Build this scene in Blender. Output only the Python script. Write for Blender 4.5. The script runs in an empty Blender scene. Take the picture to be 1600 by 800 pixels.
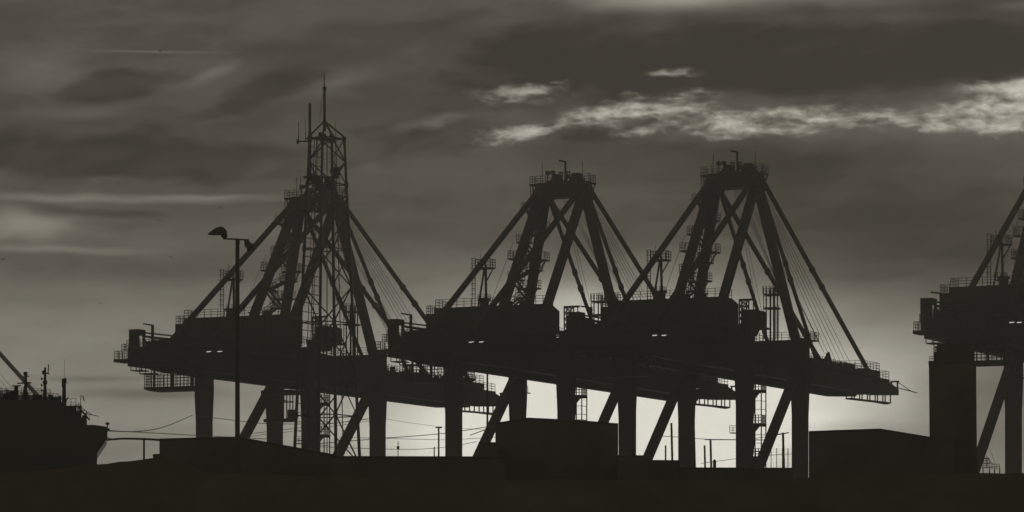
import bpy, math, random
from mathutils import Vector
random.seed(7)
S = bpy.context.scene
COL = S.collection
# ------------------------------------------------------------------ camera
F = 5981.0          # focal length in pixels of a 1600 px wide frame
CZ = 2.0            # camera height
HY = 1004.0         # image row of the horizon (below the frame)
cam = bpy.data.cameras.new('camera')
cam.sensor_width = 36.0
cam.lens = F / 1600 * 36
cam.shift_y = (HY - 400) / 1600
cam.clip_start = 0.5
cam.clip_end = 40000
co = bpy.data.objects.new('camera', cam)
COL.objects.link(co)
co.location = (0, 0, CZ)
co.rotation_euler = (math.radians(90), 0, 0)
S.camera = co
S.view_settings.view_transform = 'Standard'
S.view_settings.look = 'None'
S.view_settings.exposure = 0.0
S.view_settings.gamma = 1.0
S.view_settings.use_curve_mapping = False
S.cycles.max_bounces = 2
S.cycles.diffuse_bounces = 1
S.cycles.glossy_bounces = 1
S.cycles.volume_bounces = 0

SUN_AZ = math.atan2(980 - 800, F)
SUN_EL = math.atan2(HY - 660, F)

# ------------------------------------------------------------------ sky
W = bpy.data.worlds.new('World')
S.world = W
W.use_nodes = True
W.cycles.sampling_method = 'MANUAL'
W.cycles.sample_map_resolution = 512
nt = W.node_tree
nt.nodes.clear()


def nd(t, **k):
    n = nt.nodes.new(t)
    for a, v in k.items():
        setattr(n, a, v)
    return n


def M(op, a, b=None, c=None, clamp=False):
    n = nd('ShaderNodeMath', operation=op, use_clamp=clamp)
    for i, v in enumerate((a, b, c)):
        if v is None:
            continue
        if isinstance(v, (int, float)):
            n.inputs[i].default_value = v
        else:
            nt.links.new(v, n.inputs[i])
    return n.outputs[0]


def smooth(v, a, b, lo=0.0, hi=1.0):
    n = nd('ShaderNodeMapRange', interpolation_type='SMOOTHSTEP')
    nt.links.new(v, n.inputs[0])
    for i, x in enumerate((a, b, lo, hi)):
        n.inputs[i + 1].default_value = x
    return n.outputs[0]


def lin(v, a, b, lo=0.0, hi=1.0):
    n = nd('ShaderNodeMapRange', interpolation_type='LINEAR', clamp=True)
    nt.links.new(v, n.inputs[0])
    for i, x in enumerate((a, b, lo, hi)):
        n.inputs[i + 1].default_value = x
    return n.outputs[0]


tc = nd('ShaderNodeTexCoord')
sep = nd('ShaderNodeSeparateXYZ')
nt.links.new(tc.outputs['Generated'], sep.inputs[0])
dx, dy, dz = sep.outputs
az = M('ARCTAN2', dx, dy)
el = M('ARCTAN2', dz, M('SQRT', M('ADD', M('MULTIPLY', dx, dx), M('MULTIPLY', dy, dy))))
K = F / 100.0       # sky is laid out in azimuth / elevation; one unit is about a degree
U0 = M('MULTIPLY', az, K)
V0 = M('MULTIPLY', el, K)


def comb(u, v, w=0.0):
    n = nd('ShaderNodeCombineXYZ')
    for i, x in enumerate((u, v, w)):
        if isinstance(x, (int, float)):
            n.inputs[i].default_value = x
        else:
            nt.links.new(x, n.inputs[i])
    return n.outputs[0]


def noise(su, sv, w, detail=5, rough=0.55, u=None, v=None, dist=0.0):
    n = nd('ShaderNodeTexNoise', noise_dimensions='2D')
    n.inputs['Scale'].default_value = 1.0
    n.inputs['Detail'].default_value = detail
    n.inputs['Roughness'].default_value = rough
    n.inputs['Distortion'].default_value = dist
    nt.links.new(comb(M('MULTIPLY_ADD', u or U0, su, w), M('MULTIPLY_ADD', v or V0, sv, w * 1.7)), n.inputs['Vector'])
    return n.outputs[0]


# wind-sheared warp of the cloud layer
n1 = noise(0.55, 1.3, 3.1, 4)
n2 = noise(0.55, 1.3, 9.7, 4)
U = M('ADD', U0, M('MULTIPLY', M('SUBTRACT', n1, 0.5), 1.3))
V = M('ADD', V0, M('MULTIPLY', M('SUBTRACT', n2, 0.5), 0.42))
UVW = comb(U, V)
Us = M('ADD', U0, M('MULTIPLY', M('SUBTRACT', n1, 0.5), .5))
Vs = M('ADD', V0, M('MULTIPLY', M('SUBTRACT', n2, 0.5), .15))
UVs = comb(Us, Vs)
UVr = comb(U0, V0)


def blob(x, y, rx, ry, amp, rot=0.0, soft=False):
    """soft elliptical patch of cloud or gap; centre in frame pixels, radii in pixels"""
    m = nd('ShaderNodeMapping', vector_type='TEXTURE')
    nt.links.new(UVr if soft == 2 else (UVs if soft else UVW), m.inputs['Vector'])
    m.inputs['Location'].default_value = ((x - 800) / 100, (HY - y) / 100, 0)
    m.inputs['Rotation'].default_value = (0, 0, math.radians(rot))
    m.inputs['Scale'].default_value = (rx / 100, ry / 100, 1)
    g = nd('ShaderNodeTexGradient', gradient_type='SPHERICAL')
    nt.links.new(m.outputs[0], g.inputs[0])
    return smooth(g.outputs[1], 0, 1, 0, amp)


def total(lst):
    o = lst[0]
    for q in lst[1:]:
        o = M('ADD', o, q)
    return o


# base tone of the overcast by elevation (display value), brighter near the horizon
ramp = nd('ShaderNodeValToRGB')
nt.links.new(lin(V0, 0, 12), ramp.inputs[0])
stops = [(1004, .46), (730, .54), (640, .55), (560, .52), (500, .47), (440, .395), (400, .355), (330, .325), (260, .305), (150, .29), (0, .285), (-196, .285)]
els = ramp.color_ramp.elements
for i, (y, s) in enumerate(stops):
    p = (HY - y) / 1200
    e = els[i] if i < 2 else els.new(p)
    e.position = p
    e.color = (s, s, s, 1)
base = nd('ShaderNodeSeparateColor')
nt.links.new(ramp.outputs[0], base.inputs[0])
base = base.outputs[0]

# glow of the hidden sun
glow = total([
    blob(985, 680, 800, 320, .24, soft=True),
    blob(985, 645, 560, 285, .37, soft=True),
    blob(975, 620, 300, 230, .14, soft=True),
    blob(1200, 650, 330, 170, .07, soft=True),
    blob(720, 690, 330, 120, .14, soft=True),
    blob(890, 470, 140, 60, .12, soft=True),
])
# darker sheets and banks of cloud
dark = total([
    blob(540, 305, 300, 55, .045, 0, True),
    blob(700, 215, 200, 50, .04, 15),
    blob(1260, 262, 420, 50, .03),
    blob(260, 425, 340, 40, .05),
    blob(230, 616, 190, 14, .10, 0, True),
    blob(150, 594, 160, 7, .07, 0, True),
    blob(1380, 330, 420, 130, .06),
    blob(1470, 420, 340, 120, .09),
    blob(1560, 640, 260, 170, .14),
    blob(1350, 672, 160, 22, .08, 0, True),
    blob(60, 700, 300, 60, .04),
])
bank = M('ADD', total([
    blob(1240, 100, 640, 100, 1.3, 0, True),
    blob(1450, 95, 420, 75, .7, 0, True),
    blob(840, 110, 330, 110, .75, 10, True),
    blob(190, 147, 135, 42, 1.35, 6, True),
    blob(115, 158, 70, 26, .6, 0, True),
    blob(425, 148, 170, 50, 1.0, 16, True),
    blob(300, 190, 190, 26, .45, 14, True),
    blob(60, 250, 360, 62, 1.25, 0, True),
    blob(330, 258, 340, 60, 1.1, 0, True),
    blob(600, 215, 220, 50, .55, 12, True),
    blob(150, 338, 300, 18, .8, 0, True),
    blob(930, 217, 150, 22, .9, 4, True),
]), M('MULTIPLY', M('SUBTRACT', noise(.75, 2.1, 33.0, 6, .56, Us, Vs), .5), 1.5))
dark = M('ADD', dark, smooth(bank, .25, 1.05, 0, .085))
# brighter thin cloud
lite = total([
    blob(60, 115, 210, 80, .09),
    blob(240, 92, 150, 3.5, .09, soft=2),
    blob(300, 120, 150, 50, .03),
    blob(140, 187, 170, 16, .07, 0, True),
    blob(330, 124, 60, 14, .09, 22, True),
    blob(190, 315, 480, 11, .125, 0, True),
    blob(70, 321, 210, 9, .06, 0, True),
    blob(330, 311, 120, 6, .07, 0, True),
    blob(45, 364, 150, 38, .16),
    blob(60, 396, 260, 10, .11, 0, True),
    blob(340, 372, 260, 30, .03),
    blob(540, 140, 90, 30, .06, 14),
    blob(665, 196, 110, 12, .10, 8),
    blob(1090, 2, 330, 36, .26, 0, True),
    blob(1030, 16, 180, 24, .10, 0, True),
    blob(1590, 26, 80, 14, .10, 0, True),
    blob(1350, 8, 200, 22, .05),
    blob(380, 30, 420, 60, .025),
    blob(300, 500, 400, 70, .04),
    blob(1180, 480, 300, 60, .04),
    blob(1420, 570, 180, 80, .06),
])
lite = M('ADD', lite, total([
    blob(1100, 188, 280, 56, .10),
    blob(1400, 188, 260, 58, .07),
    blob(1580, 175, 200, 64, .10),
    blob(830, 190, 190, 60, .05),
]))
# torn gaps where the bright sky shows: blobs give the place, noise gives the ragged edge
ragged = noise(0.85, 3.1, 21.3, 5, 0.56, Us, Vs)
fine = noise(3.0, 6.5, 77.7, 4, 0.6, Us, Vs)
tear = M('ADD', M('MULTIPLY', M('SUBTRACT', ragged, 0.5), 3.6), M('MULTIPLY', M('SUBTRACT', fine, 0.5), 1.2))
mask = total([
    blob(785, 218, 115, 30, 1.2, 4, True),
    blob(825, 150, 150, 30, 1.25, 4, True),
    blob(700, 190, 90, 16, .5, 12),
    blob(935, 186, 140, 44, 1.05, 12, True),
    blob(1040, 162, 160, 34, .95, 6, True),
    blob(1075, 205, 190, 46, 1.1, 4, True),
    blob(1055, 121, 90, 16, .85, 0, True),
    blob(1230, 198, 200, 44, .95, 0, True),
    blob(1350, 190, 150, 46, .55, 0, True),
    blob(1590, 150, 190, 34, 1.6, 6, True),
    blob(1590, 195, 170, 50, 1.2, 6, True),
    blob(1480, 200, 130, 50, .8, 6),
])
fine2 = M('MULTIPLY', M('SUBTRACT', fine, .5), M('MINIMUM', M('MULTIPLY', mask, .30), .22))
rift = smooth(M('ADD', mask, M('MULTIPLY', tear, M('MINIMUM', M('MULTIPLY', mask, 1.8), 1.0))), .34, 1.9, 0, .38)
# lumpy top of the lower cloud deck cuts the gaps off
deck = M('SUBTRACT', V0, M('ADD', M('MULTIPLY', noise(.62, 0.0, 13.0, 6, .58), 1.0), total([lin(U0, -1.5, 2.2, 7.08, 7.32), blob(940, 790, 110, 900, .32, 0, True)])))
rift = M('MULTIPLY', M('ADD', rift, fine2), smooth(deck, -.03, .07))
# faint streaks over everything
st1 = M('MULTIPLY', M('SUBTRACT', noise(0.22, 2.0, 41.0, 4, .55), .5), .10)
st2 = M('MULTIPLY', M('SUBTRACT', noise(0.9, 2.6, 55.0, 5, .6, U, V), .5), .06)
st3 = M('MULTIPLY', M('SUBTRACT', noise(0.13, 0.5, 65.0, 2, .5), .5), .07)
# overlapping sheets of cloud with soft edges, rising slightly to the right
ur = M('ADD', M('MULTIPLY', U, .97), M('MULTIPLY', V, .22))
vr = M('SUBTRACT', M('MULTIPLY', V, .97), M('MULTIPLY', U, .17))
sheet = smooth(noise(.30, 1.15, 87.0, 6, .56, ur, vr), .40, .60, -.018, .018)
sheet = M('MULTIPLY', sheet, smooth(V0, 4.6, 7.4, .35, 1.0))
s = total([sheet, base, glow, lite, rift, st1, st2, st3])
s = M('SUBTRACT', s, dark)
s = M('MINIMUM', M('MAXIMUM', s, .2), .985)
s = M('MULTIPLY', s, smooth(V0, -.5, -.05, .35, 1.0))     # dark land and sea below the horizon
tone = nd('ShaderNodeValToRGB')
nt.links.new(s, tone.inputs[0])


def l1(c):
    c /= 255
    return c / 12.92 if c <= .04045 else ((c + .055) / 1.055) ** 2.4


anchors = [(0, (2, 1, 0)), (36, (37, 34, 28)), (62, (62, 58, 50)), (126, (129, 125, 114)), (224, (227, 223, 210)), (255, (255, 252, 238))]
tones = []
for v in (0, 36, 50, 62, 75, 90, 108, 126, 146, 166, 186, 205, 224, 240, 255):
    for (a, ca), (b, cb) in zip(anchors, anchors[1:]):
        if a <= v <= b:
            t = (v - a) / (b - a)
            tones.append((v / 255, tuple(l1(ca[j] + t * (cb[j] - ca[j])) for j in range(3))))
            break
te = tone.color_ramp.elements
for i, (p, c) in enumerate(tones):
    e = te[i] if i < 2 else te.new(p)
    e.position = p
    e.color = (*c, 1)
# clear-sky light above the cloud, grey-toned, from the Nishita model with the same low sun
sky = nd('ShaderNodeTexSky', sky_type='NISHITA')
sky.sun_disc = False
sky.sun_elevation = SUN_EL
sky.sun_rotation = SUN_AZ
bw = nd('ShaderNodeRGBToBW')
nt.links.new(sky.outputs[0], bw.inputs[0])
bg1 = nd('ShaderNodeBackground')
bg1.inputs[1].default_value = 1.0
nt.links.new(tone.outputs[0], bg1.inputs[0])
bg2 = nd('ShaderNodeBackground')
bg2.inputs[1].default_value = 0.0
nt.links.new(bw.outputs[0], bg2.inputs[0])
adds = nd('ShaderNodeAddShader')
nt.links.new(bg1.outputs[0], adds.inputs[0])
nt.links.new(bg2.outputs[0], adds.inputs[1])
out = nd('ShaderNodeOutputWorld')
nt.links.new(adds.outputs[0], out.inputs[0])

# veiled low sun behind the cranes
sl = bpy.data.lights.new('sun', 'SUN')
sl.energy = 2.0
sl.angle = math.radians(12)
sl.color = (1.0, .95, .85)
so = bpy.data.objects.new('sun', sl)
COL.objects.link(so)
sd = Vector((math.sin(SUN_AZ) * math.cos(SUN_EL), math.cos(SUN_AZ) * math.cos(SUN_EL), math.sin(SUN_EL)))
so.rotation_euler = sd.to_track_quat('Z', 'Y').to_euler()
so.location = (50, 900, 200)


# ------------------------------------------------------------------ materials
def mat(name, col, var=.25, scale=.6, rough=.9, metal=0.0, emit=None, bump=0.0, spec=.03):
    m = bpy.data.materials.new(name)
    m.use_nodes = True
    t = m.node_tree
    p = t.nodes['Principled BSDF']
    p.inputs['Roughness'].default_value = rough
    p.inputs['Metallic'].default_value = metal
    p.inputs['Specular IOR Level'].default_value = spec
    if emit:
        p.inputs['Emission Color'].default_value = (*emit[:3], 1)
        p.inputs['Emission Strength'].default_value = emit[3]
    c = t.nodes.new('ShaderNodeTexCoord')
    n = t.nodes.new('ShaderNodeTexNoise')
    n.inputs['Scale'].default_value = scale
    n.inputs['Detail'].default_value = 6
    r = t.nodes.new('ShaderNodeValToRGB')
    a, b = r.color_ramp.elements
    a.position, b.position = .3, .7
    a.color = (*[x * (1 - var) for x in col], 1)
    b.color = (*[x * (1 + var) for x in col], 1)
    t.links.new(c.outputs['Object'], n.inputs['Vector'])
    t.links.new(n.outputs[0], r.inputs[0])
    t.links.new(r.outputs[0], p.inputs['Base Color'])
    if bump:
        b2 = t.nodes.new('ShaderNodeBump')
        b2.inputs['Strength'].default_value = bump
        t.links.new(n.outputs[0], b2.inputs['Height'])
        t.links.new(b2.outputs[0], p.inputs['Normal'])
    return m


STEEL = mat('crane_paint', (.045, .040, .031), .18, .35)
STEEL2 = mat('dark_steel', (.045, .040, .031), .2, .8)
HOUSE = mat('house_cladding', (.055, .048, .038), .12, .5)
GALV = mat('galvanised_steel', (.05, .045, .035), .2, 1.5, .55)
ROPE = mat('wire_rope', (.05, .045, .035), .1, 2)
CONC = mat('concrete', (.175, .162, .138), .25, .4, .9)
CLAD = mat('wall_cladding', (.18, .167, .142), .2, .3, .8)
ROOF = mat('roof_sheet', (.15, .139, .118), .25, .25, .7)
HULL = mat('hull_paint', (.115, .106, .09), .15, .15)
SOIL = mat('bank_earth', (.175, .162, .138), .12, 1.2, .95)
ASPH = mat('asphalt', (.055, .05, .042), .3, .3, .9)
WATER = mat('sea_water', (.03, .03, .028), .2, .1, .12, spec=.5)
LENS = mat('lamp_lens', (.8, .8, .75), .05, 1, .3, emit=(1, .98, .93, .55))
NEAR = mat('near_steel', (.15, .139, .118), .12, 1.0)
GLASS = mat('dark_glass', (.05, .047, .04), .1, 1, .1)
FLAG = mat('flag_cloth', (.18, .14, .10), .2, 3)
FEATHER = mat('bird_feather', (.15, .13, .10), .2, 9)


# ------------------------------------------------------------------ mesh helpers
class MB:
    def __init__(self):
        self.v, self.f = [], []

    def hexa(self, p):
        """8 points: bottom ring 0-3, top ring 4-7"""
        i = len(self.v)
        self.v += [tuple(q) for q in p]
        for a in ((3, 2, 1, 0), (4, 5, 6, 7), (0, 1, 5, 4), (1, 2, 6, 5), (2, 3, 7, 6), (3, 0, 4, 7)):
            self.f.append(tuple(i + k for k in a))
        return self

    def box(self, x0, x1, y0, y1, z0, z1):
        return self.hexa([(x0, y0, z0), (x1, y0, z0), (x1, y1, z0), (x0, y1, z0), (x0, y0, z1), (x1, y0, z1), (x1, y1, z1), (x0, y1, z1)])

    def bar(self, p, q, w, h=None, w2=None, h2=None, up=(0, 0, 1)):
        h = w if h is None else h
        w2 = w if w2 is None else w2
        h2 = h if h2 is None else h2
        p, q = Vector(p), Vector(q)
        d = (q - p).normalized()
        u = Vector(up)
        if abs(d.dot(u)) > .98:
            u = Vector((0, 1, 0))
        s = d.cross(u).normalized()
        t = s.cross(d).normalized()
        pts = []
        for c, a, b in ((p, w / 2, h / 2), (q, w2 / 2, h2 / 2)):
            pts += [c - s * a - t * b, c + s * a - t * b, c + s * a + t * b, c - s * a + t * b]
        return self.hexa(pts)

    def tube(self, p, q, r, n=8, r2=None):
        r2 = r if r2 is None else r2
        p, q = Vector(p), Vector(q)
        d = (q - p).normalized()
        u = Vector((0, 0, 1)) if abs(d.z) < .95 else Vector((1, 0, 0))
        s = d.cross(u).normalized()
        t = s.cross(d)
        i = len(self.v)
        for c, rr in ((p, r), (q, r2)):
            for k in range(n):
                a = 2 * math.pi * k / n
                self.v.append(tuple(c + (s * math.cos(a) + t * math.sin(a)) * rr))
        for k in range(n):
            self.f.append((i + k, i + (k + 1) % n, i + n + (k + 1) % n, i + n + k))
        self.f.append(tuple(i + k for k in reversed(range(n))))
        self.f.append(tuple(i + n + k for k in range(n)))
        return self

    def poly(self, pts, r=.05, n=5):
        for a, b in zip(pts, pts[1:]):
            self.tube(a, b, r, n)
        return self

    def rail(self, pts, h=1.1, step=1.5, t=.07, rails=3, mesh=False):
        """handrail run along a polyline given at floor level"""
        for a, b in zip(pts, pts[1:]):
            a, b = Vector(a), Vector(b)
            n = max(1, round((b - a).length / step))
            for k in range(n + 1):
                c = a.lerp(b, k / n)
                self.bar(c, c + Vector((0, 0, h)), t)
            for j in range(rails):
                z = Vector((0, 0, h * (j + 1) / rails))
                self.bar(a + z, b + z, t * .8)
        return self

    def extrude(self, prof, axis, a, b):
        """closed profile (list of 2-tuples) extruded along an axis from a to b"""
        i = len(self.v)
        n = len(prof)
        for c in (a, b):
            for (p, q) in prof:
                self.v.append({'x': (c, p, q), 'y': (p, c, q), 'z': (p, q, c)}[axis])
        self.f.append(tuple(i + k for k in range(n)))
        self.f.append(tuple(i + n + k for k in reversed(range(n))))
        for k in range(n):
            self.f.append((i + k, i + n + k, i + n + (k + 1) % n, i + (k + 1) % n))
        return self

    def build(self, name, m, parent=None, dz=0.0):
        me = bpy.data.meshes.new(name)
        me.from_pydata([(x, y, z + dz) for x, y, z in self.v], [], self.f)
        import bmesh
        bm = bmesh.new()
        bm.from_mesh(me)
        bmesh.ops.recalc_face_normals(bm, faces=bm.faces)
        bm.to_mesh(me)
        bm.free()
        me.materials.append(m)
        o = bpy.data.objects.new(name, me)
        COL.objects.link(o)
        if parent:
            o.parent = parent
        return o


def tag(o, label=None, cat=None, group=None, kind=None):
    for k, v in (('label', label), ('category', cat), ('group', group), ('kind', kind)):
        if v:
            o[k] = v
    return o


def empty(name, loc, rz=0.0):
    o = bpy.data.objects.new(name, None)
    o.empty_display_size = .5
    COL.objects.link(o)
    o.location = loc
    o.rotation_euler = (0, 0, rz)
    return o


def copy_tree(o, parent=None):
    c = o.copy()
    COL.objects.link(c)
    c.parent = parent
    for ch in list(o.children):
        copy_tree(ch, c)
    return c


def at(x, y, Y):
    """point of the place seen at photo pixel (x, y) at a distance of Y metres"""
    return Vector(((x - 800) / F * Y, Y, CZ + (HY - y) / F * Y))


# ------------------------------------------------------------------ ground, bank, water
BE = .432
Rv = Vector((math.cos(BE), -math.sin(BE), 0))
Bv = Vector((math.sin(BE), math.cos(BE), 0))
P1 = Vector((-29.6, 598.8, 0)) + .55 * Rv


def ground_h(x, y):
    b = (Vector((x, y, 0)) - P1).dot(Bv)
    if b > 5:
        return -6.0
    if -220 < x < -30 and 278 < y < 345:
        return -6.0
    return 0.0


gx = [-700, -550, -400] + list(range(-300, 301, 6)) + [400, 550, 700]
gy = [-200, -120] + list(range(-60, 901, 6))
g = MB()
for yy in gy:
    for xx in gx:
        g.v.append((xx, yy, ground_h(xx, yy)))
nx = len(gx)
for j in range(len(gy) - 1):
    for i in range(nx - 1):
        g.f.append((j * nx + i, j * nx + i + 1, (j + 1) * nx + i + 1, (j + 1) * nx + i))
tag(g.build('ground', ASPH), kind='structure')
w = MB()
w.v = [(-700, -200, -2.5), (700, -200, -2.5), (700, 900, -2.5), (-700, 900, -2.5)]
w.f = [(0, 1, 2, 3)]
tag(w.build('water', WATER), kind='structure')

bk = MB()
YB = 70.0
prof = [(-9000, 735), (0, 736), (100, 727), (150, 722), (245, 711), (275, 716), (330, 735), (700, 745), (1200, 746), (1236, 745), (1300, 738), (1460, 735.5), (1600, 735), (11000, 735)]


def bank_y(px):
    for (a, ya), (b, yb) in zip(prof, prof[1:]):
        if a <= px <= b:
            return ya + (yb - ya) * (px - a) / (b - a)
    return 735


bxs = [-90, -60, -40, -25, -15] + [q * .2 - 11 for q in range(111)] + [15, 25, 40, 60, 90]
bys = [62, 63.5, 65, 66.5, 68, 69, 70, 73, 77, 80, 84, 90, 96, 102]
for yy in bys:
    for xx in bxs:
        px = 800 + xx / YB * F
        top = CZ + (HY - bank_y(px)) / F * YB
        k = max(0, min(1, (yy - 62) / 8)) if yy <= 70 else max(0, min(1, (102 - yy) / 25))
        zz = top * k - .05 + (random.uniform(-.008, .008) if abs(xx) < 12 else random.uniform(-.08, .08)) * k
        bk.v.append((xx, yy, zz))
nb = len(bxs)
for j in range(len(bys) - 1):
    for i in range(nb - 1):
        bk.f.append((j * nb + i, j * nb + i + 1, (j + 1) * nb + i + 1, (j + 1) * nb + i))
tag(bk.build('earth_bank', SOIL), kind='structure')

# quay apron with its cope, a real step above the yard, along the crane rails
q = MB()
q.box(-420, 420, -30, 4.6, .05, .17)
q.box(-420, 420, 4.6, 5.4, -6, .42)
qo = q.build('quay', CONC)
qo.location = P1
qo.rotation_euler = (0, 0, -BE)
tag(qo, kind='structure')
for bb in (0, -22.6):
    rl = MB().box(-420, 420, bb - .06, bb + .06, .17, .30).build('crane_rail', STEEL2)
    rl.location = P1
    rl.rotation_euler = (0, 0, -BE)
    tag(rl, kind='structure')


# ------------------------------------------------------------------ ship-to-shore crane
# local frame: x along the quay (r), y along the boom towards the water (b), z up; heights below are above the camera
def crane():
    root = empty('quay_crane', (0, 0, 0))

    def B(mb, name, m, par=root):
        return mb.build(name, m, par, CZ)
    G = 22.6
    # portal legs, flared under the girders
    for sx in (-1, 1):
        for yb in (-G, 0):
            m = MB()
            x = 9.05 * sx
            z = 44.9 if yb == 0 else 44.3
            lv = [(-.2, 2.0, 1.5), (33.5, 2.1, 1.5), (37.6, 2.35, 1.8), (z, 2.35, 1.8)]
            for (za, wa, da), (zb, wb, db) in zip(lv, lv[1:]):
                m.hexa([(x + i * wa / 2, yb + j * da / 2, za) for i, j in ((-1, -1), (1, -1), (1, 1), (-1, 1))] +
                       [(x + i * wb / 2, yb + j * db / 2, zb) for i, j in ((-1, -1), (1, -1), (1, 1), (-1, 1))])
            lg = B(m, 'leg', STEEL)
            for k in (-1, 1):
                bo = MB().box(x - .5, x + .5, yb + k * 1.6 - 1.2, yb + k * 1.6 + 1.2, -1.2, -.25)
                for e in (-.6, .6):
                    bo.tube((x - .3, yb + k * 1.6 + e, -1.38), (x + .3, yb + k * 1.6 + e, -1.38), .31, 12)
                B(bo, 'bogie', STEEL2, lg)
        x = 9.05 * sx
        B(MB().bar((x, -1.2, 40.2), (x, -G + .9, 20.6), 1.05, 1.25), 'diagonal_brace', STEEL)
        B(MB().bar((x, -1.0, 14.5), (x, -G + 1.0, 14.5), 1.3, 2.0), 'portal_beam', STEEL)
    for yb in (-G, 0):
        B(MB().box(-7.9, 7.9, yb - .8, yb + .8, 1.0, 2.6), 'sill_beam', STEEL)
    B(MB().box(-7.75, 7.75, -G - .9, -G + .9, 40.6, 44.2), 'cross_beam', STEEL)
    B(MB().box(-7.75, 7.75, -.95, .95, 40.8, 44.7), 'cross_beam', STEEL)
    # fixed girder (two boxes with ties) and boom
    for sx in (-1, 1):
        m = MB()
        a, b = sorted((3.0 * sx, 4.25 * sx))
        m.extrude([(-53.6, 40.6), (-50, 40.2), (-46.5, 39.65), (-43, 39.5), (1.6, 39.5), (1.6, 44.0), (-14, 44.6), (-46, 43.4), (-53.6, 42.4)], 'x', a, b)
        B(m, 'girder', STEEL)
        m = MB()
        m.extrude([(1.9, 39.5), (48, 39.5), (58.6, 40.1), (58.6, 41.1), (53.5, 42.05), (47.6, 42.3), (41, 42.75), (24, 43.0), (1.9, 43.7)], 'x', a + .02, b - .02)
        B(m, 'boom', STEEL)
    for k in range(13):
        y = -52 + k * 4.2
        if abs(y + 22.6) < 1.4:
            continue
        B(MB().box(-2.98, 2.98, y - .4, y + .4, 40.8, 42.2), 'girder_tie', STEEL2)
    for k in range(11):
        y = 5 + k * 5.2
        B(MB().box(-2.98, 2.98, y - .35, y + .35, 40.4, 41.0 if k > 9 else 41.8), 'boom_tie', STEEL2)
    B(MB().box(-3.0, 3.0, 57.6, 58.5, 40.35, 41.0), 'boom_nose', STEEL)
    # walkways with rails
    for sx in (-1, 1):
        a, b = sorted((4.27 * sx, 5.15 * sx))
        B(MB().box(a, b, -46, 1.5, 43.1, 43.22), 'walkway', STEEL2)
        B(MB().box(a, b, 2.5, 47, 42.2, 42.32), 'walkway', STEEL2)
        xx = 5.1 * sx
        B(MB().rail([(xx, -46, 43.22), (xx, -31, 43.22)], 1.1), 'walkway_railing', GALV)
        B(MB().rail([(xx, 2.5, 42.32), (xx, 41.5, 42.32)], 1.15, 1.3), 'walkway_railing', GALV)
        xi = 3.2 * sx
        B(MB().rail([(xi, 2.5, 43.6), (xi, 40.5, 42.75)], 1.1, 1.0), 'boom_railing', GALV)
        B(MB().rail([(4.1 * sx, -13, 44.5), (4.1 * sx, 1.4, 44.0)], 1.15, 1.3), 'girder_railing', GALV)
    # rope winch horns, cable trays and little lamps along the boom
    m = MB()
    for y, h in ((26, 1.9), (28, 2.1)):
        m.hexa([(3.2, y - .5, 42.9), (3.9, y - .5, 42.9), (3.9, y + .5, 42.9), (3.2, y + .5, 42.9),
                (3.45, y + (.6 if y < 27 else -.8), 42.9 + h), (3.7, y + (.6 if y < 27 else -.8), 42.9 + h), (3.7, y + (.75 if y < 27 else -.65), 42.9 + h), (3.45, y + (.75 if y < 27 else -.65), 42.9 + h)])
    B(m, 'rope_guide', STEEL2)
    rnd = random.Random(3)
    for sx in (-1, 1):
        for k in range(13):
            y = 6 + k * 2.7 + rnd.uniform(-.6, .6)
            hh = rnd.uniform(.3, .9)
            B(MB().box(3.3 * sx - .35, 3.3 * sx + .35, y - .3, y + .3, 42.7, 43.0 + hh + .4 * (1 - k / 13)), 'junction_box', STEEL2)
    # boom tip: two stepped decks, nose davit and the frame hung below
    for z0, y0, y1, zt in ((42.4, 41, 48.4, 43.35), (41.9, 48.45, 53, 42.3)):
        B(MB().box(-4.6, 4.6, y0, y1, z0, zt), 'tip_deck', STEEL)
        B(MB().rail([(-4.5, y1 - .1, zt), (-4.5, y0 + .1, zt), (4.5, y0 + .1, zt), (4.5, y1 - .1, zt), (-4.5, y1 - .1, zt)], 1.25, 1.4), 'tip_railing', GALV)
    m = MB()
    for xx in (3.2, 4.2):
        m.bar((xx, 58.0, 41), (xx, 58.0, 42.3), .22)
    m.bar((3.0, 58.0, 42.3), (4.5, 58.0, 42.3), .25)
    m.bar((4.2, 58.2, 42.2), (5.6, 60.5, 40.9), .09)
    m.bar((4.2, 58.2, 41.3), (6.4, 61.5, 40.6), .12)
    B(m, 'nose_davit', STEEL2)
    m = MB()
    zf = 38.3
    for xx in (3.15, 4.05):
        m.bar((xx, 36.5, zf), (xx, 55, zf + .35), .22)
        for k in range(6):
            y = 36.5 + k * 3.7
            m.bar((xx, y, zf + .07 * k), (xx, y, 39.7 + .06 * k), .16)
    for y, z in ((36.5, zf), (55, zf + .35)):
        m.bar((3.15, y, z), (4.05, y, z), .22)
    m.box(3.2, 4.0, 37, 54.6, zf + .1, zf + .16)
    B(m, 'under_boom_frame', STEEL2)
    # mast legs (A-frame) and head
    for sx in (-1, 1):
        B(MB().bar((3.05 * sx, -2.6, 68.4), (8.35 * sx, 0, 44.7), 1.2, 1.1, 1.2, 1.1, up=(0, 1, 0)), 'mast_leg', STEEL)
        B(MB().bar((3.55 * sx, -3.2, 68.6), (3.6 * sx, -21.7, 43.4), 1.05, 1.1, 1.1, 1.1), 'mast_leg', STEEL)
        m = MB()
        m.extrude([(-5.4, 67.2), (-4.6, 66.5), (-1.6, 66.5), (-.6, 67.2), (-1.2, 68.6), (-2.0, 69.5), (-4.0, 69.5), (-4.8, 68.6)], 'x', 3.3 * sx - .7, 3.3 * sx + .7)
        B(m, 'head_plate', STEEL)
        st = MB().bar((3.5 * sx, -3.6, 68.9), (3.6 * sx, -42.6, 44.0), .62, .62)
        B(st, 'back_stay', STEEL)
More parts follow.
